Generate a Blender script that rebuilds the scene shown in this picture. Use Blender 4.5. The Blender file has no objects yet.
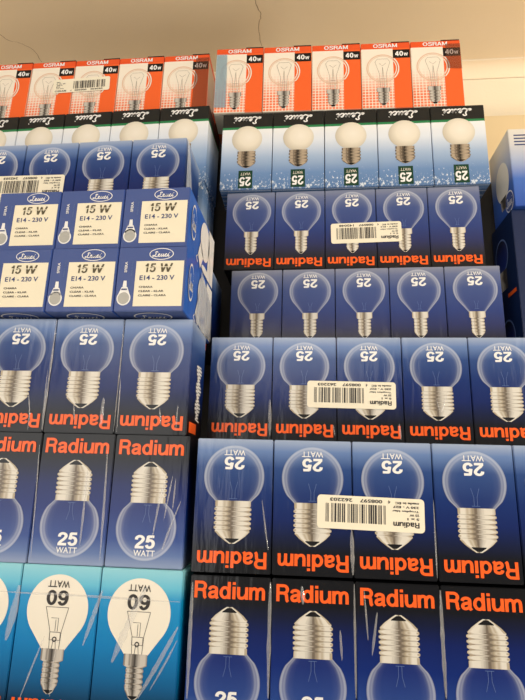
import bpy, bmesh, math, random
from mathutils import Vector, Matrix

C = bpy.context.scene.collection
SC = bpy.context.scene
CAMZ = 1.5                      # height of the camera above the shop floor

# ------------------------------------------------------------------ camera, world, lights, exposure
PITCH, YAW, ROLL, FPX = 0.24401, -0.09644, -0.02751, 496.892
cam_d = bpy.data.cameras.new('camera')
cam_d.sensor_fit = 'VERTICAL'
cam_d.sensor_height = 36.0
cam_d.lens = 36.0 * FPX / 700.0
cam_d.clip_start = 0.01
cam = bpy.data.objects.new('camera', cam_d)
C.objects.link(cam)
cam.matrix_world = (Matrix.Translation((0, 0, CAMZ)) @ Matrix.Rotation(-YAW, 4, 'Z')
                    @ Matrix.Rotation(math.pi / 2 + PITCH, 4, 'X') @ Matrix.Rotation(-ROLL, 4, 'Z'))
SC.camera = cam

world = bpy.data.worlds.new('world')
SC.world = world
world.use_nodes = True
wb = world.node_tree.nodes['Background']
wb.inputs['Color'].default_value = (1.0, 0.965, 0.92, 1)
wb.inputs['Strength'].default_value = 0.38


def area(name, loc, target, sx, sy, power, col):
    d = bpy.data.lights.new(name, 'AREA')
    d.shape = 'RECTANGLE'
    d.size, d.size_y, d.energy, d.color = sx, sy, power, col
    o = bpy.data.objects.new(name, d)
    C.objects.link(o)
    o.location = loc
    o.rotation_euler = (Vector(target) - Vector(loc)).to_track_quat('-Z', 'Y').to_euler()
    return o


# two ceiling lamps of the shop in front of the shelf, and an unseen fill panel added to lift the ceiling and haze the left rows
area('ceiling_lamp_right', (1.35, -0.75, CAMZ + 0.48), (0.1, 0.45, CAMZ + 0.1), 1.2, 0.30, 12, (1.0, 0.945, 0.86))
area('ceiling_lamp_left', (-0.3, -1.2, CAMZ + 0.48), (-0.05, 0.4, CAMZ + 0.12), 1.2, 0.30, 6, (1.0, 0.95, 0.88))
area('fill_panel_left', (-1.35, -2.4, CAMZ - 0.10), (0.0, 0.4, CAMZ + 0.15), 1.9, 1.2, 27, (1.0, 0.975, 0.94))

pl = bpy.data.lights.new('pendant_lamp', 'POINT')     # a globe pendant beside the shelf, out of the picture on the right
pl.energy, pl.color, pl.shadow_soft_size = 17.0, (1.0, 0.88, 0.70), 0.10
plo = bpy.data.objects.new('pendant_lamp', pl)
C.objects.link(plo)
plo.location = (0.95, 0.10, CAMZ - 0.12)

SC.view_settings.view_transform = 'Standard'
SC.view_settings.look = 'None'
SC.view_settings.exposure = -0.10
SC.view_settings.gamma = 1.0
SC.view_settings.use_curve_mapping = False


WG, HG = 0.05044, 0.08456       # white globe carton


# ------------------------------------------------------------------ materials
def lin(r, g, b):
    def f(c):
        c /= 255.0
        return c / 12.92 if c <= 0.04045 else ((c + 0.055) / 1.055) ** 2.4
    return (f(r), f(g), f(b), 1.0)


class NT:
    def __init__(self, name):
        self.m = bpy.data.materials.new(name)
        self.m.use_nodes = True
        self.t = self.m.node_tree
        self.b = self.t.nodes['Principled BSDF']

    def new(self, typ, **kw):
        n = self.t.nodes.new(typ)
        for k, v in kw.items():
            setattr(n, k, v)
        return n

    def put(self, sock, v):
        if isinstance(v, bpy.types.NodeSocket):
            self.t.links.new(v, sock)
        else:
            sock.default_value = v

    def math(self, op, a, b=0.0, c=0.0, clamp=False):
        n = self.new('ShaderNodeMath', operation=op, use_clamp=clamp)
        self.put(n.inputs[0], a)
        self.put(n.inputs[1], b)
        self.put(n.inputs[2], c)
        return n.outputs[0]

    def step(self, v, lo, hi):
        """smooth 0..1 as v goes lo..hi"""
        n = self.new('ShaderNodeMapRange', interpolation_type='SMOOTHSTEP')
        self.put(n.inputs['Value'], v)
        n.inputs['From Min'].default_value = lo
        n.inputs['From Max'].default_value = hi
        return n.outputs['Result']

    def uv(self):
        n = self.new('ShaderNodeTexCoord')
        s = self.new('ShaderNodeSeparateXYZ')
        self.t.links.new(n.outputs['UV'], s.inputs[0])
        self.uvsock = n.outputs['UV']
        return s.outputs[0], s.outputs[1]

    def ramp(self, fac, stops):
        n = self.new('ShaderNodeValToRGB')
        self.put(n.inputs[0], fac)
        e = n.color_ramp.elements
        while len(e) < len(stops):
            e.new(0.5)
        for i, (p, c) in enumerate(stops):
            e[i].position = p
            e[i].color = c
        return n.outputs[0]

    def mix(self, fac, a, b):
        n = self.new('ShaderNodeMix', data_type='RGBA')
        self.put(n.inputs[0], fac)
        self.put(n.inputs[6], a)
        self.put(n.inputs[7], b)
        return n.outputs[2]

    def film(self, rough=0.45, coat=0.36, bump=0.3, crough=0.16):
        b = self.b
        b.inputs['Roughness'].default_value = rough
        b.inputs['Specular IOR Level'].default_value = 0.12
        b.inputs['Coat Weight'].default_value = coat
        b.inputs['Coat Roughness'].default_value = crough
        tc = self.new('ShaderNodeTexCoord')
        oi = self.new('ShaderNodeObjectInfo')
        mp = self.new('ShaderNodeMapping')
        mp.inputs['Scale'].default_value = (130, 130, 22)
        mp.inputs['Rotation'].default_value = (0, 0.22, 0)
        self.t.links.new(tc.outputs['Object'], mp.inputs['Vector'])
        ad = self.new('ShaderNodeVectorMath', operation='ADD')
        self.t.links.new(mp.outputs[0], ad.inputs[0])
        ml = self.math('MULTIPLY', oi.outputs['Random'], 37.0)
        cb = self.new('ShaderNodeCombineXYZ')
        for i in range(3):
            self.t.links.new(ml, cb.inputs[i])
        self.t.links.new(cb.outputs[0], ad.inputs[1])
        nz = self.new('ShaderNodeTexNoise')
        nz.inputs['Scale'].default_value = 1.0
        nz.inputs['Detail'].default_value = 3.0
        self.t.links.new(ad.outputs[0], nz.inputs['Vector'])
        bp = self.new('ShaderNodeBump')
        bp.inputs['Strength'].default_value = bump
        bp.inputs['Distance'].default_value = 0.002
        self.t.links.new(nz.outputs[0], bp.inputs['Height'])
        self.t.links.new(bp.outputs[0], b.inputs['Coat Normal'])
        return self.m

    def base(self, c):
        self.put(self.b.inputs['Base Color'], c)


def plain(name, col, rough=0.5, film=False, **kw):
    n = NT(name)
    n.base(lin(*col))
    n.b.inputs['Roughness'].default_value = rough
    if film:
        n.film(rough)
    return n.m


def G(*st):
    return [(p, lin(*c)) for p, c in st]


# printed gradients, along the height of the carton, from the bulb end (0) to the lettering end (1)
GRAD = {
    'wide': G((0, (158, 174, 200)), (0.09, (100, 128, 178)), (0.22, (40, 71, 130)), (0.42, (13, 44, 108)),
              (0.60, (6, 31, 94)), (0.73, (6, 20, 60)), (0.83, (8, 10, 20)), (1, (9, 9, 13))),
    'narrow': G((0, (134, 140, 160)), (0.09, (98, 110, 148)), (0.25, (58, 78, 134)), (0.5, (40, 60, 122)),
                (0.66, (38, 48, 98)), (0.80, (34, 36, 56)), (0.88, (26, 26, 33)), (1, (22, 22, 27))),
    'dark': G((0, (136, 152, 184)), (0.09, (84, 110, 164)), (0.20, (34, 66, 138)), (0.42, (4, 36, 112)),
              (0.60, (3, 26, 92)), (0.73, (6, 16, 52)), (0.82, (8, 9, 16)), (1, (7, 7, 11))),
    'turquoise': G((0, (140, 205, 218)), (0.12, (96, 186, 214)), (0.20, (10, 142, 200)), (0.5, (0, 122, 186)),
                   (0.72, (0, 92, 146)), (0.90, (4, 30, 52)), (1, (8, 10, 16))),
    'globe': G((0.20, (236, 238, 238)), (0.38, (220, 228, 238)), (0.58, (164, 186, 214)), (0.80, (106, 140, 186)),
               (1, (88, 122, 168))),
    'pale': G((0, (46, 84, 170)), (0.35, (70, 110, 190)), (0.62, (172, 184, 208)), (0.85, (214, 212, 208)),
              (1, (222, 218, 208))),
}


def grad_mat(name, key):
    n = NT(name)
    u, v = n.uv()
    n.base(n.ramp(v, GRAD[key]))
    return n.film()


def glass_print(name, key):
    """the printed clear globe: uv.x = distance to the outline, uv.y = height on the carton"""
    n = NT(name)
    u, v = n.uv()
    base = n.ramp(v, GRAD[key])
    f = n.ramp(u, [(p, (q, q, q, 1)) for p, q in ((0, .008), (.55, .012), (.72, .035), (.80, .10), (.85, .30), (.90, .22), (.94, .44), (.97, .40), (1.0, .16))])
    n.base(n.mix(f, base, lin(222, 228, 236)))
    return n.film()


def metal_print(name, lo=(112, 102, 90), hi=(218, 214, 203), mid=(176, 164, 142)):
    n = NT(name)
    u, v = n.uv()
    nz = n.new('ShaderNodeTexNoise')
    nz.inputs['Scale'].default_value = 5.0
    n.t.links.new(n.uvsock, nz.inputs['Vector'])
    uu = n.math('ADD', n.math('ADD', u, n.math('MULTIPLY', n.math('SUBTRACT', nz.outputs[0], 0.5), 0.42)), n.math('MULTIPLY', n.math('SUBTRACT', v, 0.5), 0.22))
    c = n.ramp(uu, G((0, mid), (0.08, hi), (0.30, hi), (0.45, lo), (0.53, lo), (0.66, mid), (0.76, hi), (0.94, hi), (1, mid)))
    ph = n.math('PINGPONG', v, 0.5)
    dk = n.step(ph, 0.02, 0.22)
    n.base(n.mix(n.math('ADD', n.math('MULTIPLY', dk, 0.5), 0.5), lin(120, 108, 92), c))
    return n.film()


def globe_carton(name):
    n = NT(name)
    u, v = n.uv()
    g = n.ramp(v, GRAD['globe'])
    nz = n.new('ShaderNodeTexNoise')
    nz.inputs['Scale'].default_value = 19.0
    nz.inputs['Detail'].default_value = 4.0
    nz.inputs['Roughness'].default_value = 0.75
    n.t.links.new(n.uvsock, nz.inputs['Vector'])
    edge = n.math('SUBTRACT', 0.685, n.math('MULTIPLY', n.step(v, 0.70, 1.0), 0.14))
    sn = n.math('MULTIPLY', n.math('GREATER_THAN', nz.outputs[0], edge), n.step(v, 0.70, 0.76))
    c = n.mix(n.math('MULTIPLY', sn, 0.85), g, lin(226, 234, 240))
    c = n.mix(n.math('LESS_THAN', v, 0.212), c, lin(40, 128, 78))
    c = n.mix(n.math('LESS_THAN', v, 0.182), c, lin(30, 32, 32))
    n.base(c)
    return n.film(bump=0.12)


def opal_print(name):
    """printed opal globe, a sphere drawn with a soft darker rim"""
    n = NT(name)
    u, v = n.uv()
    du = n.math('MULTIPLY', n.math('SUBTRACT', u, 0.46), WG)
    dv = n.math('MULTIPLY', n.math('SUBTRACT', v, 0.32), HG)
    d = n.math('DIVIDE', n.math('SQRT', n.math('ADD', n.math('MULTIPLY', du, du), n.math('MULTIPLY', dv, dv))), 0.0175)
    n.base(n.ramp(d, G((0, (238, 232, 218)), (0.55, (230, 223, 206)), (1, (196, 188, 170)))))
    return n.film(bump=0.12)


def orange_carton(name):
    n = NT(name)
    u, v = n.uv()
    white = lin(240, 231, 214)
    orange = lin(240, 102, 46)
    fade = n.math('MULTIPLY', n.step(v, 0.62, 0.16), n.math('SUBTRACT', 1.0, n.math('MULTIPLY', u, 0.30)))
    gx = n.math('GREATER_THAN', n.math('FRACT', n.math('MULTIPLY', u, 15.0)), 0.22)
    gy = n.math('GREATER_THAN', n.math('FRACT', n.math('MULTIPLY', v, 24.0)), 0.22)
    f = n.math('MULTIPLY', n.math('MULTIPLY', gx, gy), n.math('MULTIPLY', fade, 0.95))
    c = n.mix(f, white, orange)
    c = n.mix(n.math('GREATER_THAN', u, 0.645), c, orange)
    c = n.mix(n.math('GREATER_THAN', v, 0.905), c, lin(230, 86, 40))
    n.base(c)
    return n.film(bump=0.10)


def plaster(name, c1, c2):
    n = NT(name)
    tc = n.new('ShaderNodeTexCoord')
    nz = n.new('ShaderNodeTexNoise')
    nz.inputs['Scale'].default_value = 6.0
    nz.inputs['Detail'].default_value = 6.0
    n.t.links.new(tc.outputs['Object'], nz.inputs['Vector'])
    n.base(n.ramp(nz.outputs[0], G((0.35, c1), (0.65, c2))))
    n.b.inputs['Roughness'].default_value = 0.85
    nf = n.new('ShaderNodeTexNoise')
    nf.inputs['Scale'].default_value = 260.0
    n.t.links.new(tc.outputs['Object'], nf.inputs['Vector'])
    bp = n.new('ShaderNodeBump')
    bp.inputs['Strength'].default_value = 0.08
    bp.inputs['Distance'].default_value = 0.002
    n.t.links.new(nf.outputs[0], bp.inputs['Height'])
    n.t.links.new(bp.outputs[0], n.b.inputs['Normal'])
    return n.m


def clear_film(name):
    n = NT(name)
    n.base(lin(235, 235, 235))
    n.b.inputs['Roughness'].default_value = 0.12
    n.b.inputs['Alpha'].default_value = 0.17
    n.b.inputs['Coat Weight'].default_value = 1.0
    return n.m


def translucent_mat(name, col, alpha):
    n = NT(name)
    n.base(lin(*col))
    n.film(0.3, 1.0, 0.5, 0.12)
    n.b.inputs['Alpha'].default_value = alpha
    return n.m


M = {
    'c_wide': grad_mat('blue carton print', 'wide'),
    'c_narrow': grad_mat('blue small base carton print', 'narrow'),
    'c_dark': grad_mat('dark blue carton print', 'dark'),
    'c_turq': grad_mat('turquoise carton print', 'turquoise'),
    'c_globe': globe_carton('white globe carton print'),
    'c_orange': orange_carton('orange carton print'),
    'c_pale': grad_mat('pale carton print', 'pale'),
    'g_wide': glass_print('printed clear globe', 'wide'),
    'g_narrow': glass_print('printed clear small globe', 'narrow'),
    'g_dark': glass_print('printed clear globe on dark blue', 'dark'),
    'metal': metal_print('printed screw base'),
    'metal_grey': metal_print('printed grey screw base', (70, 66, 62), (198, 192, 182), (130, 124, 116)),
    'metal_brown': metal_print('printed brown screw base', (52, 46, 40), (176, 160, 138), (104, 92, 78)),
    'black': plain('black print', (18, 17, 18), film=True),
    'ink': plain('black ink', (44, 40, 38), 0.6),
    'orange': plain('orange lettering print', (250, 100, 34), film=True),
    'white': plain('white print', (236, 236, 234), film=True),
    'haze': plain('pale blue print', (96, 118, 166), film=True),
    'cream_bulb': plain('cream globe print', (236, 230, 214), film=True),
    'opal': opal_print('opal globe print'),
    'cream': plain('cream panel print', (238, 230, 204), 0.6),
    'olive': plain('dark olive stencil print', (84, 76, 52), 0.6),
    'royal': plain('royal blue carton board', (72, 91, 148), 0.5, True),
    'royal_side': plain('bright blue carton side', (40, 96, 190), 0.5, True),
    'navy_ink': plain('navy ink', (42, 58, 112), 0.6),
    'green': plain('dark green badge', (20, 62, 44), film=True),
    'grey_print': plain('grey bulb print', (176, 176, 170), film=True),
    'line': plain('grey filament print', (150, 140, 126), 0.6),
    'peach': plain('peach glass print', (226, 188, 158), 0.6),
    'paper': plain('cream sticker paper', (240, 232, 208), 0.55),
    'film': clear_film('clear plastic film'),
    'wall': plaster('cream plaster', (236, 224, 196), (240, 230, 204)),
    'ceiling': plaster('warm plaster', (246, 226, 194), (248, 229, 200)),
    'crack': plain('crack in the plaster', (186, 160, 130), 0.9),
    'c_navy': plain('navy carton board', (20, 38, 76), film=True),
    'sheet_blue': translucent_mat('blue translucent sheet', (150, 184, 200), .42),
    'sheet_brown': translucent_mat('brown translucent sheet', (110, 70, 52), .28),
    'film_glare': translucent_mat('crinkled film with white glare', (226, 232, 240), .45),  # whitish colour paints the glare on the film ends
    'shelf': plain('dark board and gap shade', (38, 36, 36), 0.7),
    'ledge': plain('tan ledge paint', (226, 204, 160), 0.7),
    'floor': plain('pale floor', (196, 186, 172), 0.6),
}


# ------------------------------------------------------------------ helpers
def link(name, me, parent=None):
    o = bpy.data.objects.new(name, me)
    C.objects.link(o)
    if parent is not None:
        o.parent = parent
    return o


def empty(name, label=None, cat=None, group=None):
    o = link(name, None)
    o.empty_display_size = 0.01
    if label:
        o['label'] = label
    if cat:
        o['category'] = cat
    if group:
        o['group'] = group
    return o


def slab(name, lo, hi, mat, parent=None, kind=None, bevel=0.0):
    bm = bmesh.new()
    bmesh.ops.create_cube(bm, size=1.0)
    for v in bm.verts:
        v.co = Vector([(lo[i] + hi[i]) / 2 + v.co[i] * (hi[i] - lo[i]) for i in range(3)])
    if bevel:
        bmesh.ops.bevel(bm, geom=bm.edges[:], offset=bevel, segments=2, affect='EDGES')
    me = bpy.data.meshes.new(name)
    bm.to_mesh(me)
    bm.free()
    me.materials.append(mat)
    o = link(name, me, parent)
    if kind:
        o['kind'] = kind
    return o


FONT_CACHE = {}


def glyphs(s, bold, shear):
    """2-D triangles of a word set in the built-in font"""
    key = (s, bold, shear)
    if key not in FONT_CACHE:
        cu = bpy.data.curves.new('word', 'FONT')
        cu.body = s
        cu.size = 1.0
        cu.offset = bold
        cu.shear = shear
        cu.resolution_u = 3
        cu.fill_mode = 'FRONT'
        ob = bpy.data.objects.new('word', cu)
        C.objects.link(ob)
        dg = bpy.context.evaluated_depsgraph_get()
        me = bpy.data.meshes.new_from_object(ob.evaluated_get(dg))
        vs = [(v.co.x, v.co.y) for v in me.vertices]
        fs = [tuple(p.vertices) for p in me.polygons]
        bpy.data.objects.remove(ob)
        bpy.data.curves.remove(cu)
        bpy.data.meshes.remove(me)
        FONT_CACHE[key] = (vs, fs)
    return FONT_CACHE[key]


def smooth(pts, n=6):
    out = []
    p = [pts[0]] + list(pts) + [pts[-1]]
    for i in range(1, len(p) - 2):
        a, b, c, d = p[i - 1], p[i], p[i + 1], p[i + 2]
        for k in range(n):
            t = k / n
            out.append(tuple(0.5 * (2 * b[j] + (c[j] - a[j]) * t + (2 * a[j] - 5 * b[j] + 4 * c[j] - d[j]) * t * t
                                    + (3 * b[j] - a[j] - 3 * c[j] + d[j]) * t ** 3) for j in range(2)))
    out.append(tuple(pts[-1]))
    return out


SCRIPT = [  # pen strokes of the flowing script word on the globe and cream-panelled cartons
    [(.34, .70), (.27, .86), (.15, .80), (.20, .56), (.15, .28), (.04, .06), (-.06, .10), (.0, .22), (.14, .10), (.30, .0),
     (.40, .12), (.52, .32), (.53, .46), (.46, .48), (.42, .28), (.47, .06), (.57, .05), (.66, .2), (.72, .47), (.68, .2),
     (.72, .05), (.80, .12), (.90, .47), (.86, .2), (.90, .05), (.98, .12), (1.08, .36)],
    [(1.16, .38), (1.10, .48), (1.02, .30), (1.03, .09), (1.12, .04), (1.22, .16), (1.32, .47), (1.28, .16), (1.33, .04), (1.42, .14)],
    [(1.37, .66), (1.39, .72)],
]


def arc(cx, cz, rx, rz, a0, a1, n=14):
    return [(cx + rx * math.cos(math.radians(a0 + (a1 - a0) * i / n)), cz + rz * math.sin(math.radians(a0 + (a1 - a0) * i / n))) for i in range(n + 1)]


BOLD = {  # heavy grotesque letters as pen strokes: (advance, strokes), cap height 1
    'R': (.76, [[(.09, 0), (.09, 1)], [(.04, .92), (.38, .92)] + arc(.40, .705, .20, .215, 90, -90) + [(.36, .49), (.04, .49)],
                smooth([(.38, .49), (.53, .42), (.56, .25), (.58, .08), (.64, .0)])]),
    'a': (.62, [smooth([(.075, .50), (.12, .62), (.27, .67), (.42, .62), (.455, .50), (.455, .30), (.455, .12), (.53, .0)]),
                smooth([(.455, .43), (.32, .385), (.14, .33), (.085, .20), (.15, .085), (.28, .085), (.40, .15), (.455, .30)])]),
    'd': (.68, [[(.53, 0), (.53, 1)], arc(.305, .365, .215, .295, 0, 360, 26)]),
    'i': (.28, [[(.12, 0), (.12, .73)], [(.12, .84), (.12, 1)]]),
    'u': (.66, [smooth([(.09, .73), (.09, .50), (.09, .27), (.14, .11), (.27, .075), (.42, .14), (.50, .30)]), [(.53, .73), (.53, 0)]]),
    'm': (.94, [[(.09, 0), (.09, .73)], smooth([(.09, .42), (.14, .58), (.27, .665), (.40, .62), (.44, .46), (.44, .22), (.44, 0)]),
                smooth([(.44, .42), (.50, .58), (.62, .665), (.75, .62), (.79, .46), (.79, .22), (.79, 0)])]),
    '2': (.66, [smooth([(.09, .66), (.12, .82), (.24, .92), (.40, .91), (.51, .80), (.50, .64), (.38, .46), (.20, .27), (.10, .08)]), [(.02, .075), (.58, .075)]]),
    '5': (.66, [[(.15, .925), (.55, .925)], [(.19, .97), (.12, .46)],
                smooth([(.12, .50), (.22, .60), (.34, .62), (.47, .53), (.51, .34), (.45, .15), (.30, .07), (.16, .11), (.08, .26)])]),
    '6': (.66, [arc(.31, .325, .215, .25, 0, 360, 24), smooth([(.09, .32), (.10, .60), (.18, .83), (.33, .925), (.46, .87), (.52, .74)])]),
    '0': (.66, [arc(.31, .5, .21, .425, 0, 360, 26)]),
    '1': (.50, [[(.27, 0), (.27, 1)], smooth([(.05, .74), (.18, .80), (.25, .96)])]),
    'O': (.86, [arc(.40, .5, .31, .42, 0, 360, 26)]),
    'S': (.72, [smooth([(.58, .72), (.52, .88), (.33, .925), (.14, .86), (.13, .68), (.32, .54), (.53, .42), (.57, .24), (.46, .09), (.28, .075), (.11, .14), (.07, .30)])]),
    'A': (.74, [[(.04, 0), (.33, .97)], [(.33, .97), (.62, 0)], [(.14, .27), (.52, .27)]]),
    'M': (.94, [[(.10, 0), (.10, 1)], [(.10, .95), (.42, .08)], [(.42, .08), (.74, .95)], [(.74, 0), (.74, 1)]]),
    '4': (.66, [[(.42, 0), (.42, 1)], [(.40, .94), (.08, .36)], [(.03, .28), (.58, .28)]]),
    'w': (.90, [[(.06, .73), (.20, 0)], [(.20, 0), (.39, .70)], [(.39, .70), (.58, 0)], [(.58, 0), (.72, .73)]]),
    'W': (1.1, [[(.06, 1), (.24, 0)], [(.24, 0), (.46, .95)], [(.46, .95), (.70, 0)], [(.70, 0), (.94, 1)]]),
}


class Art:
    """flat print collected in carton coordinates (x to the right, z up as the print reads), then laid on a face"""

    def __init__(self, W, H, flip=False, D=None):
        self.W, self.H, self.flip, self.D = W, H, flip, D or W
        self.v, self.f, self.mi, self.uvs, self.mats = [], [], [], [], []

    def _mat(self, m):
        if m not in self.mats:
            self.mats.append(m)
        return self.mats.index(m)

    def add(self, verts, faces, mat, layer=1, uv=None):
        o = len(self.v)
        for i, (x, z) in enumerate(verts):
            self.v.append((x, z, layer))
            self.uvs.append(uv[i] if uv else (x / self.W, z / self.H))
        k = self._mat(mat)
        for f in faces:
            self.f.append([o + i for i in f])
            self.mi.append(k)
        return self

    def rect(self, a0, a1, t0, t1, mat, layer=1):
        x0, x1, z0, z1 = a0 * self.W, a1 * self.W, t0 * self.H, t1 * self.H
        return self.add([(x0, z0), (x1, z0), (x1, z1), (x0, z1)], [(0, 1, 2, 3)], mat, layer)

    def ring(self, a, t, rx, rz, mat, layer=1, inner=0.0, n=40):
        """ellipse (or ring when inner > 0); rx, rz in metres"""
        cx, cz = a * self.W, t * self.H
        p = [(cx + rx * math.cos(2 * math.pi * i / n), cz + rz * math.sin(2 * math.pi * i / n)) for i in range(n)]
        if inner <= 0:
            return self.add(p, [tuple(range(n))], mat, layer)
        q = [(cx + (x - cx) * inner, cz + (z - cz) * inner) for x, z in p]
        return self.add(p + q, [(i, (i + 1) % n, n + (i + 1) % n, n + i) for i in range(n)], mat, layer)

    def stroke(self, pts, w, mat, layer=1):
        """ribbon of constant width along points in metres"""
        L, R = [], []
        for i, (x, z) in enumerate(pts):
            a = pts[max(0, i - 1)]
            b = pts[min(len(pts) - 1, i + 1)]
            d = math.hypot(b[0] - a[0], b[1] - a[1]) or 1.0
            nx, nz = -(b[1] - a[1]) / d * w / 2, (b[0] - a[0]) / d * w / 2
            L.append((x + nx, z + nz))
            R.append((x - nx, z - nz))
        n = len(pts)
        return self.add(L + R, [(i, i + 1, n + i + 1, n + i) for i in range(n - 1)], mat, layer)

    def line(self, pts, w, mat, layer=1):
        return self.stroke([(a * self.W, t * self.H) for a, t in pts], w, mat, layer)

    def word(self, s, a0, a1, t0, t1, mat, layer=2, bold=0.0, shear=0.0, rot=0):
        vs, fs = glyphs(s, bold, shear)
        xs = [p[0] for p in vs]
        zs = [p[1] for p in vs]
        lx, hx, lz, hz = min(xs), max(xs), min(zs), max(zs)
        out = []
        for x, z in vs:
            p, q = (x - lx) / (hx - lx), (z - lz) / (hz - lz)
            if rot == 90:
                p, q = 1 - q, p
            out.append(((a0 + (a1 - a0) * p) * self.W, (t0 + (t1 - t0) * q) * self.H))
        return self.add(out, fs, mat, layer)

    def bold(self, s, a0, a1, t0, t1, mat, layer=3, w=.172, slant=0.0, off=0):
        """word in drawn heavy letters fitted to the box a0..a1, t0..t1"""
        adv = [0.0]
        for c in s:
            adv.append(adv[-1] + BOLD[c][0])
        sx = (a1 - a0) * self.W / (adv[-1] - .06)
        sz = (t1 - t0) * self.H
        for c, x0 in zip(s, adv):
            for k, st in enumerate(BOLD[c][1]):
                # widths in letter units: lay the ribbon in letter space, then scale both ways
                n0 = len(self.v)
                self.stroke([(x0 + x + slant * z, z) for x, z in st], w, mat, layer + .25 * k)
                for i in range(n0, len(self.v)):
                    x, z, l = self.v[i]
                    x, z = a0 * self.W + x * sx, t0 * self.H + z * sz
                    self.v[i] = (x, z, l)
                    self.uvs[i] = (x / self.W, z / self.H)
        return self

    def script(self, a0, a1, t0, t1, w, mat, layer=2, slant=0.18):
        sx = (a1 - a0) * self.W / 1.55
        sz = (t1 - t0) * self.H
        for k, st in enumerate(SCRIPT):
            pts = smooth(st) if len(st) > 2 else st
            self.stroke([(a0 * self.W + (x + 0.06 + slant * z * 0.4) * sx, t0 * self.H + z * sz) for x, z in pts], w, mat, layer + .25 * k)
        return self

    def outline_fill(self, rows, mat, layer=1):
        """rows (t, half width in metres, phase): shape symmetrical about self.cx, uv = (0..1 across, phase)"""
        m = 8
        vs, uv, fs = [], [], []
        for t, hw, ph in rows:
            for j in range(m + 1):
                q = j / m
                vs.append((self.cx + (2 * q - 1) * hw, t * self.H))
                uv.append((q, ph))
        for i in range(len(rows) - 1):
            for j in range(m):
                a = i * (m + 1) + j
                fs.append((a, a + 1, a + m + 2, a + m + 1))
        return self.add(vs, fs, mat, layer, uv)

    def globe(self, a, t_low, R, t_neck, neck_hw, mat, layer=1, taper=1.15):
        """clear or opaque globe: circle of radius R at the low end running into a neck"""
        self.cx = a * self.W
        zc = t_low * self.H + R
        zn = t_neck * self.H
        n, m = 44, 24
        vs, uv, fs = [], [], []
        # tangent-like neck: the circle until angle th, then a smooth run to the neck
        th = 0.62
        zt = zc + R * math.sin(th)
        wt = R * math.cos(th)
        for i in range(n + 1):
            s = i / n
            if s < 0.5:
                z = zc - R * math.cos(math.pi * s)
                hw = R * math.sin(math.pi * s)
            else:
                z = zc + (zn - zc) * (s - 0.5) * 2
                if z < zt:
                    hw = math.sqrt(max(R * R - (z - zc) ** 2, 0))
                else:
                    k = min(1.0, (z - zt) / (zn - zt))
                    hw = wt + (neck_hw - wt) * (k ** taper if taper < 1 else 1 - (1 - k) ** taper)
            hw = max(hw, 1e-5)
            for j in range(m + 1):
                q = -math.cos(math.pi * j / m)
                x = q * hw
                r = math.hypot(x, min(0, z - zc)) / R if z < zc else abs(q)
                vs.append((self.cx + x, z))
                uv.append((min(r, 1.0), z / self.H))
        for i in range(n):
            for j in range(m):
                k = i * (m + 1) + j
                fs.append((k, k + 1, k + m + 2, k + m + 1))
        return self.add(vs, fs, mat, layer, uv)

    def screw(self, a, t0, t1, hw, mat, tip_t, tip_hw, turns=5, collar=0.0, collar_hw=None, layer=2, tip_mat=None, shoulder=None):
        """printed screw base from neck t0 to the end of the thread t1 and the contact at tip_t"""
        self.cx = a * self.W
        rows = []
        ts = t0
        if collar:
            c = collar_hw or hw
            rows += [(t0, c, 0.5), (t0 + collar, c, 0.5), (t0 + collar + 0.012, hw * 0.94, 0.06)]
            ts = t0 + collar + 0.012
        else:
            rows += [(t0, hw, 0.5), (t0 + (t1 - t0) * 0.2, hw, 0.5)]
            ts = t0 + (t1 - t0) * 0.2
        dt = (t1 - ts) / turns
        for k in range(turns):
            b = ts + k * dt
            rows += [(b + dt * 0.12, hw * 0.93, 0.0), (b + dt * 0.42, hw * 1.04, 0.5), (b + dt * 0.78, hw * 1.04, 0.5), (b + dt, hw * 0.93, 0.06)]
        sh = shoulder or (t1 + (tip_t - t1) * 0.45)
        rows += [(t1 + (tip_t - t1) * 0.12, hw * 0.98, 0.5), (sh, hw * 0.74, 0.5), (tip_t - (tip_t - t1) * 0.2, tip_hw * 1.1, 0.5), (tip_t, tip_hw * 0.45, 0.5)]
        self.outline_fill(rows, mat, layer)
        r2 = [(tip_t - (tip_t - t1) * 0.38, tip_hw * 1.1, 0.5), (tip_t - (tip_t - t1) * 0.32, tip_hw * 1.05, 0.5), (tip_t - (tip_t - t1) * 0.07, tip_hw * 0.3, 0.5)]
        self.outline_fill(r2, tip_mat or M['black'], layer + 1)
        return self

    def build(self, name, parent, face='front'):
        W, H, D = self.W, self.H, self.D
        co = []
        for x, z, l in self.v:
            off = 0.00010 * l + 0.00004
            if self.flip:
                fw = W if face in ('front', 'bottom') else D
                x, z = fw - x, H - z
            if face == 'front':
                co.append((x, -off, z))
            elif face == 'right':
                co.append((W + off, x, z))
            elif face == 'left':
                co.append((-off, D - x, z))
            elif face == 'bottom':
                co.append((x, D - z, -off))
        me = bpy.data.meshes.new(name)
        me.from_pydata(co, [], self.f)
        for m in self.mats:
            me.materials.append(m)
        uvl = me.uv_layers.new(name='UVMap')
        for p in me.polygons:
            p.material_index = self.mi[p.index]
            for li in p.loop_indices:
                uvl.data[li].uv = self.uvs[me.loops[li].vertex_index]
        me.update()
        return link(name, me, parent)


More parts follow.
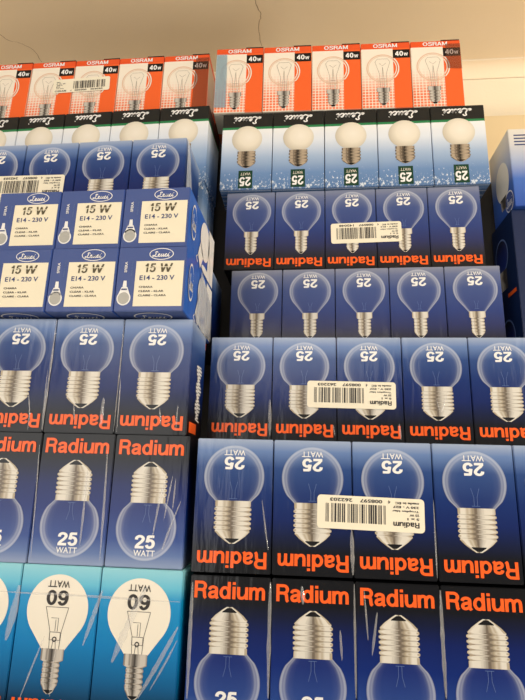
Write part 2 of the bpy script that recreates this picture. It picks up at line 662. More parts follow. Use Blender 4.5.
def carton(W, D, H, mat, parent, flip=False, end_low=None, end_high=None, side=None, gap=0.0007):
    """closed folding carton, its print running up the four walls; end_low closes the bulb end, end_high the other"""
    bm = bmesh.new()
    bmesh.ops.create_cube(bm, size=1.0)
    lo, hi = (gap / 2, 0, 0), (W - gap / 2, D - gap / 2, H)
    for v in bm.verts:
        v.co = Vector([(lo[i] + hi[i]) / 2 + v.co[i] * (hi[i] - lo[i]) for i in range(3)])
    bmesh.ops.bevel(bm, geom=bm.edges[:], offset=0.00045, segments=2, affect='EDGES')
    uvl = bm.loops.layers.uv.new('UVMap')
    for f in bm.faces:
        n = f.normal
        z_end = abs(n.z) > 0.8
        f.material_index = 0
        if abs(n.x) > 0.8 and side:
            f.material_index = 3
        if z_end:
            low = (n.z < 0) != flip
            f.material_index = 1 if low else 2
        for l in f.loops:
            c = l.vert.co
            a = c.x / W if abs(n.y) > 0.5 else c.y / D
            t = c.z / H
            if flip:
                a, t = 1 - a, 1 - t
            l[uvl].uv = (a, min(max(t, 0.004), 0.996))
    me = bpy.data.meshes.new('carton')
    bm.to_mesh(me)
    bm.free()
    for m in (mat, end_low or mat, end_high or mat, side or mat):
        me.materials.append(m)
    return link('carton', me, parent)


# ------------------------------------------------------------------ the kinds of carton
W27, H27 = 0.047, 0.07637
W14, H14 = 0.04713, 0.07985
WG, HG = 0.05044, 0.08456
WO, HO = 0.04923, 0.0777
WL, HL, DL = 0.04696, 0.04514, 0.083
W60, H60 = 0.04836, 0.0810


def filament(A, a, t0, t1, w, mat, lw=0.00022, layer=2):
    A.line([(a - w * .5, t1), (a - w * .2, t0 + (t1 - t0) * .5), (a - w * .2, t0)], lw, mat, layer)
    A.line([(a + w * .5, t1), (a + w * .2, t0 + (t1 - t0) * .5), (a + w * .2, t0)], lw, mat, layer)
    A.line([(a - w * .5, t0), (a + w * .5, t0)], lw, mat, layer)
    return A


def wide_box(flip, cm, gm):
    r = empty('light_bulb_box')
    carton(W27, W27, H27, M[cm], r, flip)
    b = Art(W27, H27, flip).globe(.5, .05, .0183, .49, .0103, M[gm]).build('bulb_picture', r)
    filament(Art(W27, H27, flip), .5, .46, .33, .10, M['haze']).build('filament_print', b)
    Art(W27, H27, flip).screw(.5, .475, .69, .0106, M['metal'], .79, .0038, turns=5).build('screw_base_print', b)
    Art(W27, H27, flip).bold('25', .372, .628, .142, .235, M['white'], 3, .20).word('WATT', .365, .635, .085, .128, M['white'], 3, .012).build('wattage_lettering', r)
    Art(W27, H27, flip).bold('Radium', .06, .925, .845, .962, M['orange'], 3).build('brand_lettering', r)
    return r


def narrow_box(flip):
    r = empty('light_bulb_box')
    carton(W14, W14, H14, M['c_narrow'], r, flip)
    b = Art(W14, H14, flip).globe(.47, .028, .0186, .53, .0066, M['g_narrow'], taper=1.02).build('bulb_picture', r)
    filament(Art(W14, H14, flip), .47, .49, .40, .08, M['haze']).build('filament_print', b)
    Art(W14, H14, flip).screw(.47, .52, .745, .0053, M['metal'], .81, .0020, turns=4, collar=.065, collar_hw=.0067).build('screw_base_print', b)
    Art(W14, H14, flip).bold('25', .335, .60, .125, .222, M['white'], 3, .20).word('WATT', .335, .60, .066, .106, M['white'], 3, .012).build('wattage_lettering', r)
    Art(W14, H14, flip).bold('Radium', .06, .95, .862, .968, M['orange'], 3).build('brand_lettering', r)
    return r


def globe_box(flip=True):
    r = empty('light_bulb_box')
    carton(WG, WG, HG, M['c_globe'], r, flip, end_low=M['black'])
    A = Art(WG, HG, flip)
    A.cx = .5 * WG
    b = A.ring(.5, .345, .0149, .0149, M['opal'], 1).build('bulb_picture', r)
    Art(WG, HG, flip).screw(.5, .505, .66, .0088, M['metal_brown'], .725, .0036, turns=3, layer=2).build('screw_base_print', b)
    B = Art(WG, HG, flip).rect(.37, .64, .76, .985, M['green'], 1)
    B.bold('25', .40, .615, .845, .955, M['white'], 2, .20).word('WATT', .41, .60, .785, .82, M['cream_bulb'], 2, .0)
    B.build('wattage_lettering', r)
    Art(WG, HG, flip).script(.24, .79, .045, .150, .00135, M['white']).build('brand_lettering', r)
    return r


def orange_box():
    r = empty('light_bulb_box')
    carton(WO, WO, HO, M['c_orange'], r, False, end_high=M['black'])
    A = Art(WO, HO)
    A.ring(.43, .60, .0160, .0168, M['peach'], 1, inner=.94)
    A.ring(.43, .60, .0142, .0150, M['peach'], 1, inner=.97)
    W, H = WO, HO
    # bright crescents where the globe crosses the orange
    for rr, w in ((.0158, .0011), (.0135, .0008)):
        pts = [(.43 * W + rr * math.cos(t), .60 * H + rr * 1.05 * math.sin(t)) for t in [(-0.75 + i * 1.5 / 14) for i in range(15)]]
        pts = [p for p in pts if p[0] > .645 * W]
        A.stroke(pts, w, M['cream_bulb'], 2)
    A.line([(.33, .46), (.34, .31)], .0006, M['peach'], 2)
    A.line([(.53, .46), (.52, .31)], .0006, M['peach'], 2)
    b = A.build('bulb_picture', r)
    F = Art(WO, HO)
    for pts in ([(.28, .70), (.33, .745), (.53, .745), (.58, .70)], [(.28, .70), (.36, .52), (.38, .30)], [(.58, .70), (.50, .52), (.48, .30)],
                [(.36, .68), (.43, .64), (.50, .68)], [(.43, .62), (.41, .44), (.41, .30)], [(.43, .62), (.45, .44), (.45, .30)], [(.38, .44), (.48, .44)]):
        F.line(pts, .00032, M['line'], 2)
    F.build('filament_print', b)
    S = Art(WO, HO)
    S.cx = .43 * WO
    rows = [(.305, .0064, .5), (.245, .0064, .5), (.238, .0050, .06)]
    for k in range(3):
        q = .235 - k * .042
        rows += [(q - .006, .0047, .0), (q - .018, .0054, .5), (q - .032, .0054, .5), (q - .042, .0047, .06)]
    rows += [(.085, .0040, .5), (.068, .0026, .5)]
    S.outline_fill(rows[::-1], M['metal_grey'], 2)
    S.outline_fill([(.045, .0012, .5), (.070, .0026, .5)], M['black'], 3)
    S.build('screw_base_print', b)
    T = Art(WO, HO).rect(.645, .985, .755, .885, M['black'], 1)
    T.bold('40', .69, .85, .785, .858, M['white'], 2, .2).bold('w', .865, .95, .785, .85, M['white'], 2, .15)
    T.build('wattage_lettering', r)
    Art(WO, HO).bold('OSRAM', .25, .745, .922, .980, M['white'], 2, .17).build('brand_lettering', r)
    # the black tuck flap standing a little proud of the top edge
    slab('tuck_flap', (.62 * WO, .0004, HO - .0003), (.985 * WO, .0100, HO + .0013), M['black'], r)
    return r


def sixty_box(flip=True):
    r = empty('light_bulb_box')
    carton(W60, W60, H60, M['c_turq'], r, flip)
    b = Art(W60, H60, flip).globe(.5, .059, .0183, .545, .0068, M['cream_bulb'], taper=1.02).build('bulb_picture', r)
    F = Art(W60, H60, flip)
    for pts in ([(.36, .275), (.64, .275)], [(.36, .275), (.42, .43), (.43, .545)], [(.64, .275), (.56, .43), (.55, .545)], [(.50, .355), (.50, .43)],
                [(.47, .43), (.47, .345), (.56, .345)], [(.43, .435), (.56, .435)], [(.43, .435), (.43, .485), (.56, .485), (.56, .435)], [(.48, .495), (.47, .545)], [(.51, .495), (.52, .545)]):
        F.line(pts, .00030, M['ink'], 2)
    F.ring(.495, .48, .0014, .0014, M['ink'], 3, inner=.55, n=16)
    F.build('filament_print', b)
    Art(W60, H60, flip).screw(.5, .54, .75, .0049, M['metal_grey'], .818, .0024, turns=4, collar=.07, collar_hw=.0067, layer=2).build('screw_base_print', b)
    Art(W60, H60, flip).bold('60', .375, .645, .165, .262, M['ink'], 3, .185).word('WATT', .375, .645, .100, .145, M['ink'], 3, .012).build('wattage_lettering', r)
    Art(W60, H60, flip).bold('Radium', .06, .925, .85, .962, M['orange'], 3).build('brand_lettering', r)
    return r


def logo(A, a, t, rx, rz, bg):
    A.ring(a, t, rx, rz, M['white'], 1)
    A.ring(a, t, rx * .93, rz * .87, M[bg], 2)
    A.script(a - rx * .72 / A.W, a + rx * .72 / A.W, t - rz * .48 / A.H, t + rz * .52 / A.H, .00062, M['white'], 3)
    return A


def cream_box(bottom):
    r = empty('light_bulb_box')
    carton(WL, DL, HL, M['royal'], r, False, side=M['royal_side'])
    P = Art(WL, HL).rect(.275, .965, .075, .775, M['cream'], 1)
    P.build('cream_panel', r)
    logo(Art(WL, HL), .63, .885, .0083, .0042, 'royal').build('logo', r)
    T = Art(WL, HL)
    T.bold('15', .40, .56, .60, .735, M['olive'], 2, .17, .06).bold('W', .62, .80, .60, .735, M['olive'], 2, .16, .08)
    T.rect(.395, .57, .672, .682, M['cream'], 4)
    T.rect(.59, .80, .672, .682, M['cream'], 4)
    T.word('E14 - 230 V', .34, .84, .475, .55, M['navy_ink'], 2, .022)
    T.word('CHIARA', .34, .54, .355, .385, M['ink'], 2, .03)
    T.word('CLEAR - KLAR', .34, .70, .290, .320, M['ink'], 2, .03)
    T.word('CLAIRE - CLARA', .34, .74, .225, .255, M['ink'], 2, .03)
    T.build('wattage_lettering', r)
    S = Art(WL, HL).word('SFERA', .11, .15, .60, .77, M['white'], 2, .02, 0, 90).word('Made in Italy', .21, .235, .55, .77, M['haze'], 2, 0, 0, 90)
    S.build('side_lettering', r)
    B = Art(WL, HL)
    B.ring(.135, .20, .0047, .0050, M['white'], 1)
    B.ring(.135, .20, .0038, .0041, M['grey_print'], 2)
    B.add([(.135 * WL + x, z * HL) for x, z in ((-.0040, .25), (.0040, .25), (.0020, .37), (-.0020, .37))], [(0, 1, 2, 3)], M['white'], 1)
    B.add([(.135 * WL + x, z * HL) for x, z in ((-.0014, .37), (.0014, .37), (.0010, .47), (-.0010, .47))], [(0, 1, 2, 3)], M['white'], 1)
    B.rect(.095, .175, .325, .345, M['navy_ink'], 4)
    B.build('bulb_picture', r)
    # right-hand wall: logo near the front, white bulb shapes behind it
    S = Art(DL, HL, False, DL)
    S.W = DL
    logo(S, .17, .56, .0068, .0135, 'royal_side')
    o = S.build_side('logo', r)
    Q = Art(DL, HL)
    Q.rect(.74, .985, .03, .97, M['white'], 1)
    Q.ring(.60, .60, .0150, .0155, M['white'], 1)
    Q.add([(DL * a, HL * t) for a, t in ((.44, .50), (.56, .28), (.46, .02), (.36, .20))], [(0, 1, 2, 3)], M['white'], 1)
    Q.ring(.66, .10, .0130, .0030, M['white'], 2)
    Q.stroke([(DL * .74, HL * .97), (DL * .80, HL * .55), (DL * .86, HL * .03)], .0006, M['grey_print'], 2)
    Q.stroke([(DL * .34, HL * .16), (DL * .30, HL * .10), (DL * .36, HL * .05)], .0012, M['white'], 2)
    Q.build_side('bulb_picture', r)
    if bottom:
        U = Art(WL, DL, False, DL)
        logo(U, .50, .865, .0130, .0085, 'royal')
        U.build('logo', r, 'bottom')
    return r


def build_side(self, name, parent):
    """lay the print on the right wall of a cream-panelled carton"""
    keep = self.W
    self.W = WL
    self.D = DL
    o = self.build(name, parent, 'right')
    self.W = keep
    return o


Art.build_side = build_side


# ------------------------------------------------------------------ copying
def copy_tree(o, parent=None):
    c = o.copy()
    C.objects.link(c)
    if parent is not None:
        c.parent = parent
    for ch in list(o.children):
        copy_tree(ch, c)
    return c


USED = set()


def place(proto, row, k, W, label, group, dz=0.0, gap=0.0):
    r = proto if proto.name not in USED else copy_tree(proto)
    USED.add(r.name)
    X, Y, Z, A = ROW[row]
    r.location = (X + k * W * math.cos(A), Y + k * W * math.sin(A), CAMZ + Z + dz)
    r.rotation_euler = (0, 0, A)
    r['label'] = label
    r['category'] = 'box'
    r['group'] = group
    return r


ROW = {  # x, depth, height above the camera, turn about the vertical
    'r1': (-0.09691, 0.41918, 0.34943, 0.01668), 'r2': (-0.08689, 0.42073, 0.26361, 0.00047),
    'r3': (-0.07995, 0.42571, 0.18309, -0.00809), 'r4': (-0.07142, 0.42148, 0.10055, -0.02268),
    'r5': (-0.07398, 0.35964, 0.02334, -0.00402), 'r6': (-0.06817, 0.30588, -0.05614, 0.02608),
    'r7': (-0.06779, 0.3059, -0.1342, 0.01967), 'l1': (-0.35247, 0.42864, 0.35366, 0.00093),
    'l2': (-0.35137, 0.41905, 0.2694, -0.02276), 'l3': (-0.2893, 0.35262, 0.19291, -0.01349),
    'l4a': (-0.22292, 0.30309, 0.14675, -0.01407), 'l4b': (-0.22133, 0.29834, 0.09996, -0.00701),
    'l5': (-0.21747, 0.3079, 0.02209, 0.01672), 'l6': (-0.21331, 0.30182, -0.05513, 0.01787),
    'l7': (-0.21616, 0.30242, -0.1364, -0.0063),
}

# ------------------------------------------------------------------ the setting
Z0 = CAMZ - 0.1364 - 0.0005
slab('floor', (-2.5, -2.5, -0.05), (2.5, 1.0, 0.0), M['floor'], kind='structure')
slab('wall_back', (-2.5, 0.62, 0.0), (2.5, 0.70, CAMZ + 0.573), M['wall'], kind='structure')
slab('ceiling', (-2.5, -2.5, CAMZ + 0.573), (2.5, 0.70, CAMZ + 0.64), M['ceiling'], kind='structure')
slab('shelf', (-0.9, 0.27, Z0 - 0.03), (0.9, 0.62, Z0), M['shelf'], kind='structure')
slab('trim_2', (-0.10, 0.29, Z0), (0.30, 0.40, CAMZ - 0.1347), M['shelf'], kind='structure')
slab('gap_shade_panel_1', (-0.42, 0.484, Z0), (0.150, 0.492, CAMZ + 0.405), M['shelf'], kind='structure')  # dark sheet added to stand in for shade between the stacks
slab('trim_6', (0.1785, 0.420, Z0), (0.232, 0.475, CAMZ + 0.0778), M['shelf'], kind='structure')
slab('gap_shade_panel_2', (0.152, 0.484, Z0), (0.30, 0.492, CAMZ + 0.305), M['shelf'], kind='structure')  # dark sheet added as the shade right of the stack
slab('trim_1', (-0.9, 0.585, Z0), (0.9, 0.62, CAMZ + 0.468), M['ledge'], kind='structure', bevel=0.003)

FIVE = ['leftmost', 'second from left', 'middle one', 'fourth from left', 'rightmost']
FOUR = ['leftmost', 'second from left', 'third from left', 'rightmost']
THREE = ['leftmost', 'middle one', 'rightmost']

p_orange = orange_box()
p_globe = globe_box()
p_narrow = narrow_box(True)
p_wide = wide_box(True, 'c_wide', 'g_wide')
p_up = wide_box(False, 'c_dark', 'g_dark')
p_sixty = sixty_box()
p_cream_low = cream_box(True)
p_cream = cream_box(False)

ROWS = [
    ('r1', p_orange, WO, FIVE, 'orange and white 40 watt box, %s in top row of the right stack', 'orange bulb boxes on the right stack'),
    ('r2', p_globe, WG, FIVE, 'white globe box with black band, %s in its row on the right stack', 'white globe boxes on the right stack'),
    ('r3', p_narrow, W14, FIVE, "blue 25 watt box, %s in row directly under right stack's globe boxes", 'blue boxes under the globe boxes'),
    ('r4', p_narrow, W14, FIVE, 'blue 25 watt box with hidden lettering, %s in fourth row of right stack', 'blue boxes in the fourth row'),
    ('r5', p_wide, W27, FIVE, 'blue wide-base 25 watt box, %s in fifth row down of right stack', 'blue boxes in the fifth row'),
    ('r6', p_wide, W27, FIVE, 'blue 25 watt box, %s in right stack row above the upright boxes', 'blue boxes above the upright row'),
    ('r7', p_up, W27, FIVE, 'upright dark blue box, %s in bottom row of right stack', 'upright boxes at the bottom right'),
    ('l1', p_orange, WO, FIVE, 'orange and white 40 watt box, %s in top row of the left stack', 'orange bulb boxes on the left stack'),
    ('l2', p_globe, WG, FIVE, 'white globe box with black band, %s in second row of left stack', 'globe boxes on the left stack'),
    ('l3', p_wide, W27, FOUR, 'blue 25 watt box, %s behind and above the cream panelled boxes', 'blue boxes above the cream panelled boxes'),
    ('l4a', p_cream, WL, THREE, 'cream panelled 15 watt box, %s in the upper of its two rows', 'cream panelled boxes, upper row'),
    ('l4b', p_cream_low, WL, THREE, 'cream panelled 15 watt box, %s in the lower of its two rows', 'cream panelled boxes, lower row'),
    ('l5', p_wide, W27, THREE, 'blue 25 watt box, %s directly under the cream panelled 15 watt boxes', 'blue boxes under the cream panelled boxes'),
    ('l6', p_up, W27, THREE, 'upright 25 watt box, %s in left stack above the turquoise boxes', 'upright boxes above the turquoise boxes'),
    ('l7', p_sixty, W60, THREE, 'turquoise 60 watt box, %s in bottom row of left stack', 'turquoise boxes'),
]
LAST = {}
for row, proto, W, ords, lab, grp in ROWS:
    for k, o in enumerate(ords):
        LAST[row] = place(proto, row, k, W, lab % o, grp)

# the side wall of the blue box under the cream panelled ones carries a column of looped white brush writing
side = Art(W27, H27)
zz = []
for i in range(49):
    t = i / 48
    zz.append((W27 * (.56 + .17 * math.cos(i * math.pi / 1.5) + .06 * math.sin(i * 1.7)), H27 * (.15 + .50 * t)))
side.stroke(smooth(zz, 3), .0010, M['white'], 1)
side.build('side_lettering', LAST['l5'], 'right')
Art(W27, H27).rect(.10, .55, .03, .12, M['orange'], 1).build('brand_lettering', LAST['l5'], 'right')

# ------------------------------------------------------------------ boxes of the neighbouring stack at the right edge
def neighbour_box(W, H, cm, flip, picture):
    r = empty('light_bulb_box')
    carton(W, W, H, M[cm], r, flip)
    if picture:
        S = Art(W, H)
        S.ring(.56, .46, .0155, .0200, M['cream_bulb'], 1)
        S.add([(W * .54 + x, H * z) for x, z in ((-.0070, .27), (.0070, .27), (.0055, .12), (-.0055, .12))], [(0, 1, 2, 3)], M['metal_grey'], 2)
        S.build('bulb_picture', r, 'left')
        logo(Art(W, H), .79, .135, .0092, .0105, 'royal').build('logo', r, 'left')
        T = Art(W, H)
        for i in range(4):
            T.rect(.10, .36, .905 - i * .042, .922 - i * .042, M['navy_ink'], 1)
            T.rect(.40, .62, .905 - i * .042, .922 - i * .042, M['navy_ink'], 1)
        T.build('side_lettering', r)
        T = Art(W, H)
        for i in range(3):
            T.rect(.30, .70, .22 + i * .11, .245 + i * .11, M['white'], 1)
        T.build('small_print', r)
    else:
        S = Art(W, H)
        S.ring(.42, .58, .0150, .0170, M['haze'], 1, inner=.90)
        S.ring(.42, .58, .0135, .0153, M['g_dark'], 1)
        S.add([(W * .42 + x, H * z) for x, z in ((-.0085, .40), (.0085, .40), (.0080, .16), (-.0080, .16))], [(0, 1, 2, 3)], M['metal_grey'], 2)
        S.build('bulb_picture', r, 'left')
        T = Art(W, H)
        T.rect(.55, .92, .04, .085, M['orange'], 1)
        T.build('side_lettering', r, 'left')
    return r


for i, (x, y, z, lab) in enumerate((
        (0.1838, 0.420, 0.2393, 'pale blue bulb box at the right edge, its corner towards the viewer'),
        (0.1815, 0.425, 0.1588, 'dark blue film wrapped box directly under the pale corner box'),
        (0.1800, 0.422, 0.0783, 'dark blue box lowest at the right edge, behind the wide-base row'))):
    o = neighbour_box(.0500, .0800, 'c_pale' if i == 0 else 'c_navy', False, i == 0)
    o.location = (x, y, CAMZ + z)
    o['label'], o['category'], o['group'] = lab, 'box', 'boxes of the neighbouring stack'

# boxes behind the left stack whose side walls show in the gap
o = globe_box(False)
o.location = (-0.1505, 0.4130, CAMZ + 0.1840)
o.rotation_euler = (0, 0, -0.02)
o['label'], o['category'], o['group'] = 'pale blue box mostly hidden behind the cream panelled boxes, beside the dark gap', 'box', 'boxes behind the left stack'
o = copy_tree(p_wide)
o.location = (-0.1330, 0.4100, CAMZ + 0.0990)
o['label'], o['category'], o['group'] = 'blue box sliver deep in the gap between the two stacks', 'box', 'boxes behind the left stack'

# ------------------------------------------------------------------ barcode stickers
LC = ['0001101', '0011001', '0010011', '0111101', '0100011', '0110001', '0101111', '0111011', '0110111', '0001011']
PAR = ['LLLLLL', 'LLGLGG', 'LLGGLG', 'LLGGGL', 'LGLLGG', 'LGGLLG', 'LGGGLL', 'LGLGLG', 'LGLGGL', 'LGGLGL']


def bars(d):
    out = '101'
    for c, p in zip(d[1:7], PAR[int(d[0])]):
        w = LC[int(c)]
        out += w if p == 'L' else ''.join('1' if b == '0' else '0' for b in w)[::-1]
    out += '01010'
    for c in d[7:]:
        out += ''.join('1' if b == '0' else '0' for b in LC[int(c)])
    return out + '101'


def sticker(row, x, z, w, h, digits, flip, head, small, tilt, label):
    X, Y, Z, A = ROW[row]
    r = empty('barcode_sticker', label, 'sticker')
    r.rotation_euler = (0, 0, A)
    r.location = (X + x * math.cos(A) + .0007 * math.sin(A), Y + x * math.sin(A) - .0007 * math.cos(A), CAMZ + Z + z)
    r.rotation_euler = (Matrix.Rotation(A, 3, 'Z') @ Matrix.Rotation(-tilt, 3, 'Y')).to_euler()
    # rounded paper, a sheet with real thickness
    bm = bmesh.new()
    rad = .0022
    pts = []
    for cx, cz, a0 in ((w - rad, h - rad, 0), (rad, h - rad, 90), (rad, rad, 180), (w - rad, rad, 270)):
        pts += [(cx + rad * math.cos(math.radians(a0 + q * 15)), cz + rad * math.sin(math.radians(a0 + q * 15))) for q in range(7)]
    f = bm.faces.new([bm.verts.new((a, 0, b)) for a, b in pts])
    e = bmesh.ops.extrude_face_region(bm, geom=[f])
    for v in e['geom']:
        if isinstance(v, bmesh.types.BMVert):
            v.co.y += .00015
    bmesh.ops.recalc_face_normals(bm, faces=bm.faces[:])
    me = bpy.data.meshes.new('paper')
    bm.to_mesh(me)
    bm.free()
    me.materials.append(M['paper'])
    link('paper', me, r)
    B = Art(w, h, flip)
    code = bars(digits)
    a0, a1 = (.36, .92)
    t0, t1 = (.24, .80)
    i = 0
    while i < len(code):
        j = i
        while j < len(code) and code[j] == code[i]:
            j += 1
        if code[i] == '1':
            B.rect(a0 + (a1 - a0) * i / 95, a0 + (a1 - a0) * j / 95, t0, t1, M['ink'], 1)
        i = j
    B.build('barcode', r)
    T = Art(w, h, flip)
    T.word(digits[0], .315, .335, .075, .18, M['ink'], 1, .03)
    T.word(digits[1:7], .39, .60, .075, .18, M['ink'], 1, .03)
    T.word(digits[7:], .67, .88, .075, .18, M['ink'], 1, .03)
    T.build('digits', r)
    T = Art(w, h, flip)
    if flip:
        T.bold(head, .05, .29, .70, .86, M['ink'], 1, .19)
        for i, q in enumerate(small):
            T.word(q, .05, .05 + min(.022 * len(q), .25), .57 - i * .115, .64 - i * .115, M['ink'], 1, .04)
    else:
        T.word(head, .04, .24, .07, .19, M['ink'], 1, .02)
        for i, q in enumerate(small):
            T.word(q, .06, .06 + min(.022 * len(q), .24), .74 - i * .115, .81 - i * .115, M['ink'], 1, .04)
    T.build('sticker_lettering', r)
    return r


sticker('r6', .0731, .0266, .0617, .0187, '4008597262203', True, 'Radium', ['5 x 1', '25 W', 'Tropfen klar', '230 V - E27', 'made in EC'], -.020,
        'cream barcode sticker across two wide-base boxes, largest sticker, above the upright row')
sticker('r5', .0726, .0240, .0630, .0195, '4008597262203', True, 'Radium', ['5 x 1', '25 W', 'Tropfen klar', '230 V - E27', 'made in EC'], -.012,
        'cream barcode sticker across two blue boxes in the fifth row of right stack')
sticker('r3', .0999, .0242, .0640, .0202, '4008597142048', True, 'Radium', ['5 x 1', '25 W', 'Tropfen klar', '230 V - E14', 'made in EC'], .020,
        'cream barcode sticker on the narrow-base boxes just under the globe box row')
sticker('l1', .0770, .0362, .0628, .0172, '4050300003030', False, 'OSRAM', ['SPC', 'P CL 40', '230 V', 'E14', '10 pcs'], .030,
        'cream barcode sticker on the orange and white boxes of the left stack')
sticker('l3', .0236, .0258, .0618, .0203, '4008597242203', True, 'Radium', ['5 x 1', '25 W', 'Tropfen klar', '230 V - E27', 'made in EC'], -.012,
        'cream barcode sticker cut by the left edge, just above the cream panelled boxes')

# ------------------------------------------------------------------ folds standing up in the packs' clear shrink film, with pale strips as its glare
FOLDS = {
    'l7': [[(0.0361, 0.0656), (0.0547, 0.0654), (0.0730, 0.0657), (0.1001, 0.0654), (0.1267, 0.0651), (0.1445, 0.0650)], [(0.1241, 0.0161), (0.1349, 0.0352), (0.1440, 0.0522)], [(0.1077, 0.0326), (0.1151, 0.0516), (0.1238, 0.0713)], [(0.0900, 0.0401), (0.0951, 0.0573), (0.0985, 0.0690)], [(0.0568, 0.0118), (0.0620, 0.0284), (0.0670, 0.0435)], [(0.1304, 0.0203), (0.1383, 0.0344), (0.1440, 0.0456)], [(0.0750, 0.0418), (0.0736, 0.0256), (0.0740, 0.0139)], [(0.0440, 0.0401), (0.0465, 0.0549), (0.0480, 0.0694)]],
    'l6': [[(0.1329, 0.0333), (0.1336, 0.0507)], [(0.1280, 0.0270), (0.1316, 0.0524)], [(0.1324, 0.0237), (0.1375, 0.0380)], [(0.1281, 0.0103), (0.1334, 0.0271)], [(0.0457, 0.0689), (0.0478, 0.0359), (0.0494, 0.0029)], [(0.0897, 0.0668), (0.0909, 0.0315), (0.0915, 0.0034)], [(0.0783, 0.0545), (0.0786, 0.0253), (0.0784, 0.0112)], [(0.1217, 0.0156), (0.1247, 0.0382), (0.1275, 0.0499)]],
    'l5': [[(0.0470, 0.0755), (0.0469, 0.0380), (0.0470, 0.0010)], [(0.0940, 0.0755), (0.0941, 0.0400), (0.0940, 0.0010)], [(0.0342, 0.0260), (0.0368, 0.0129), (0.0372, 0.0013)], [(0.0452, 0.0408), (0.0459, 0.0209), (0.0465, 0.0014)], [(0.0657, 0.0186), (0.0676, 0.0083)], [(0.0853, 0.0228), (0.0852, 0.0054)], [(0.0954, 0.0348), (0.0961, 0.0012)], [(0.1227, 0.0169), (0.1242, 0.0062)], [(0.1343, 0.0191), (0.1341, 0.0032)]],  # first two strips stand in for glints along the carton seams
    'r7': [[(0.0464, 0.0743), (0.0462, 0.0445), (0.0463, 0.0162)], [(0.0936, 0.0752), (0.0936, 0.0467), (0.0936, 0.0187)], [(0.0016, 0.0725), (0.0017, 0.0424), (0.0019, 0.0138)], [(0.0991, 0.0723), (0.1007, 0.0471)], [(0.1060, 0.0613), (0.1027, 0.0398)], [(0.0643, 0.0730), (0.0650, 0.0636)], [(0.1409, 0.0740), (0.1408, 0.0441), (0.1410, 0.0212)], [(0.0855, 0.0513), (0.0864, 0.0366)]],
    'r5': [[(0.1635, 0.0320), (0.1664, 0.0221), (0.1713, 0.0363)], [(0.0911, 0.0117), (0.0925, 0.0040)], [(0.1372, 0.0132), (0.1381, 0.0021)], [(0.0457, 0.0290), (0.0463, 0.0031)]],
    'r6': [[(0.0931, 0.0259), (0.0935, 0.0017)], [(0.1404, 0.0440), (0.1403, 0.0020)], [(0.0407, 0.0410), (0.0449, 0.0133)]],
}
FILM_LABEL = {
    'l7': 'clear film folds, seam and glare bands over the turquoise 60 watt boxes',
    'l6': 'clear film creases over the upright 25 watt boxes of the left stack',
    'l5': 'clear film creases and seam glints over the blue boxes under the cream panelled boxes',
    'r7': 'clear film creases over the upright dark blue boxes at the bottom right',
    'r5': 'clear film creases over the fifth row of the right stack',
    'r6': 'clear film creases over the row above the upright boxes, right stack',
}
for row, lines in FOLDS.items():
    X, Y, Z, A = ROW[row]
    rnd = random.Random(row)
    o = empty('shrink_wrap', FILM_LABEL[row], 'plastic wrap', 'shrink film on the packs')
    o.location = (X, Y, CAMZ + Z)
    o.rotation_euler = (0, 0, A)
    for ln in lines:
        bm = bmesh.new()
        pts = smooth(ln, 8)
        n = len(pts)
        wmax = (rnd.choice((.0012, .0026, .0042)) if row == 'l7' else rnd.choice((.0009, .0014, .0022))) if len(ln) < 6 else .0013  # wide pale strips on the turquoise row stand in for glare bands
        prev = None
        for i, (x, z) in enumerate(pts):
            a, b = pts[max(0, i - 1)], pts[min(n - 1, i + 1)]
            d = math.hypot(b[0] - a[0], b[1] - a[1]) or 1
            nx, nz = -(b[1] - a[1]) / d, (b[0] - a[0]) / d
            w = wmax * (0.25 + 0.75 * math.sin(math.pi * i / (n - 1))) * rnd.uniform(.8, 1.2) / 2
            ring = [bm.verts.new((x + nx * w, -.0006, z + nz * w)), bm.verts.new((x + nx * w * .2, -.0006 - w * .7, z + nz * w * .2)),
                    bm.verts.new((x - nx * w, -.0006, z - nz * w))]
            if prev:
                for q in range(3):
                    bm.faces.new([prev[q], prev[(q + 1) % 3], ring[(q + 1) % 3], ring[q]])
            else:
                bm.faces.new(ring)
            prev = ring
        bm.faces.new(prev[::-1])
        bmesh.ops.recalc_face_normals(bm, faces=bm.faces[:])
        me = bpy.data.meshes.new('film_fold')
        bm.to_mesh(me)
        bm.free()
        me.materials.append(M['film'])
        link('film_seam' if len(ln) > 5 else 'film_fold', me, o)

# ------------------------------------------------------------------ cracks in the ceiling plaster

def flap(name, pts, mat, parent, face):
    """thin translucent sheet, with real thickness, lying on the front or right wall of a row: pts (along the wall, up)"""
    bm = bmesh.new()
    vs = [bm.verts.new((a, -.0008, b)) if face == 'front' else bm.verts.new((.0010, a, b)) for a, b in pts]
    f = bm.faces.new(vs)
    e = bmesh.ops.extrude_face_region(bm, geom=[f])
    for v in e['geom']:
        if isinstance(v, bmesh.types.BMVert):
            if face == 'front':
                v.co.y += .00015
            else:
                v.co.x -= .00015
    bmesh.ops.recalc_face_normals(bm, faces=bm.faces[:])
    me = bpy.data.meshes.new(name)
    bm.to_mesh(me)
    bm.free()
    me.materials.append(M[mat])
    return link(name, me, parent)


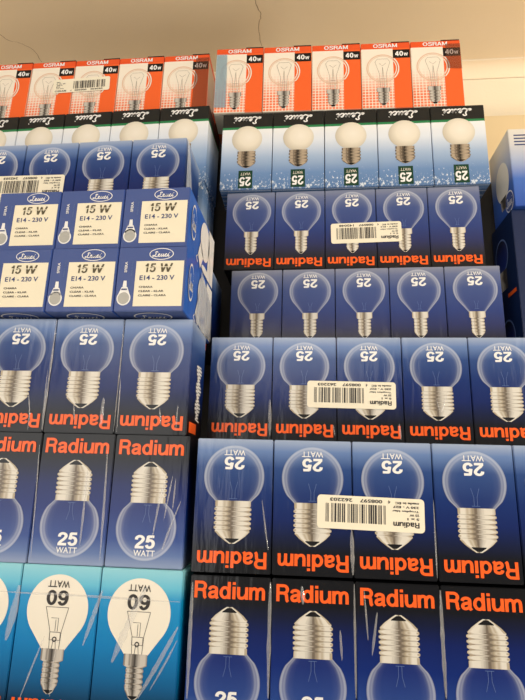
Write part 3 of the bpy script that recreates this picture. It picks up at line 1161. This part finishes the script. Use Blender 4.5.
for row, W, lab, parts in (
        ('r1', WO, 'blue and brown translucent sheets on the top row of the right stack', (
            ('front', 0, [(.0005, .006), (.0125, .006), (.0115, .070), (.0005, .070)], 'sheet_blue'),  # bluish translucent sheet over the first box's left end
            ('front', 4, [(.0350, .044), (.0488, .043), (.0488, .073), (.0340, .073)], 'sheet_brown'))),  # brownish translucent sheet over the last box's right end
        ('l1', WO, 'brown translucent sheet on the top row of the left stack', (
            ('front', 4, [(.0330, .003), (.0488, .003), (.0488, .073), (.0350, .073)], 'sheet_brown'),)),  # same brownish sheet on the left stack's last box
        ('l3', W27, 'glare-whitened end fold of film beside the boxes above the cream panelled ones', (
            ('right', 4, [(.0006, .0755), (.0090, .0660), (.0200, .0400), (.0350, .0060), (.0130, .0060), (.0040, .0300)], 'film_glare'),)),
        ('l4b', WL, 'glare-whitened end fold of film beside the lower cream panelled boxes', (
            ('right', 3, [(.0400, .0440), (.0800, .0300), (.0820, .0020), (.0300, .0020)], 'film_glare'),))):
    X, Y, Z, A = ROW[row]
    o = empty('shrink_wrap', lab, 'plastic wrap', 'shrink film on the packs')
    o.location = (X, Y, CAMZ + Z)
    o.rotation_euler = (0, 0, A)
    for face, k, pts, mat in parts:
        c = flap('overlay_sheet', [(a + (k * W if face == 'front' else 0), b) for a, b in pts], mat, o, face)
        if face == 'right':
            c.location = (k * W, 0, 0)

for pts in ([(-0.0707, 0.4836), (-0.0674, 0.5), (-0.0636, 0.5145), (-0.0692, 0.5319), (-0.0665, 0.5607)],
            [(-0.4247, 0.5135), (-0.4168, 0.5285), (-0.4027, 0.5343), (-0.3908, 0.5469), (-0.389, 0.5681)]):
    bm = bmesh.new()
    prev = None
    q = smooth(pts, 5)
    rnd = random.Random(3)
    for i, (x, y) in enumerate(q):
        w = (.00045 + .0004 * rnd.random()) * (1 - .5 * i / len(q))
        x += rnd.uniform(-.0008, .0008)
        ring = [bm.verts.new((x - w, y, CAMZ + .5729)), bm.verts.new((x + w, y, CAMZ + .5729))]
        if prev:
            bm.faces.new([prev[0], prev[1], ring[1], ring[0]])
        prev = ring
    me = bpy.data.meshes.new('ceiling_crack')
    bm.to_mesh(me)
    bm.free()
    me.materials.append(M['crack'])
    link('ceiling_crack', me)['kind'] = 'structure'

# rounded cove where the back wall runs into the ceiling
bm = bmesh.new()
R = .018
prof = [(.62, .573)] + [(.62 - R + R * math.cos(math.radians(t)), .573 - R + R * math.sin(math.radians(t))) for t in range(0, 91, 9)]
sec = [[bm.verts.new((x, y, CAMZ + z)) for y, z in prof] for x in (-2.49, 2.49)]
n = len(prof)
for i in range(n):
    bm.faces.new([sec[0][i], sec[0][(i + 1) % n], sec[1][(i + 1) % n], sec[1][i]])
bm.faces.new(sec[0])
bm.faces.new(sec[1][::-1])
bmesh.ops.recalc_face_normals(bm, faces=bm.faces[:])
for f in bm.faces:
    f.smooth = len(f.verts) == 4
me = bpy.data.meshes.new('trim_5')
bm.to_mesh(me)
bm.free()
me.materials.append(M['ceiling'])
link('trim_5', me)['kind'] = 'structure'
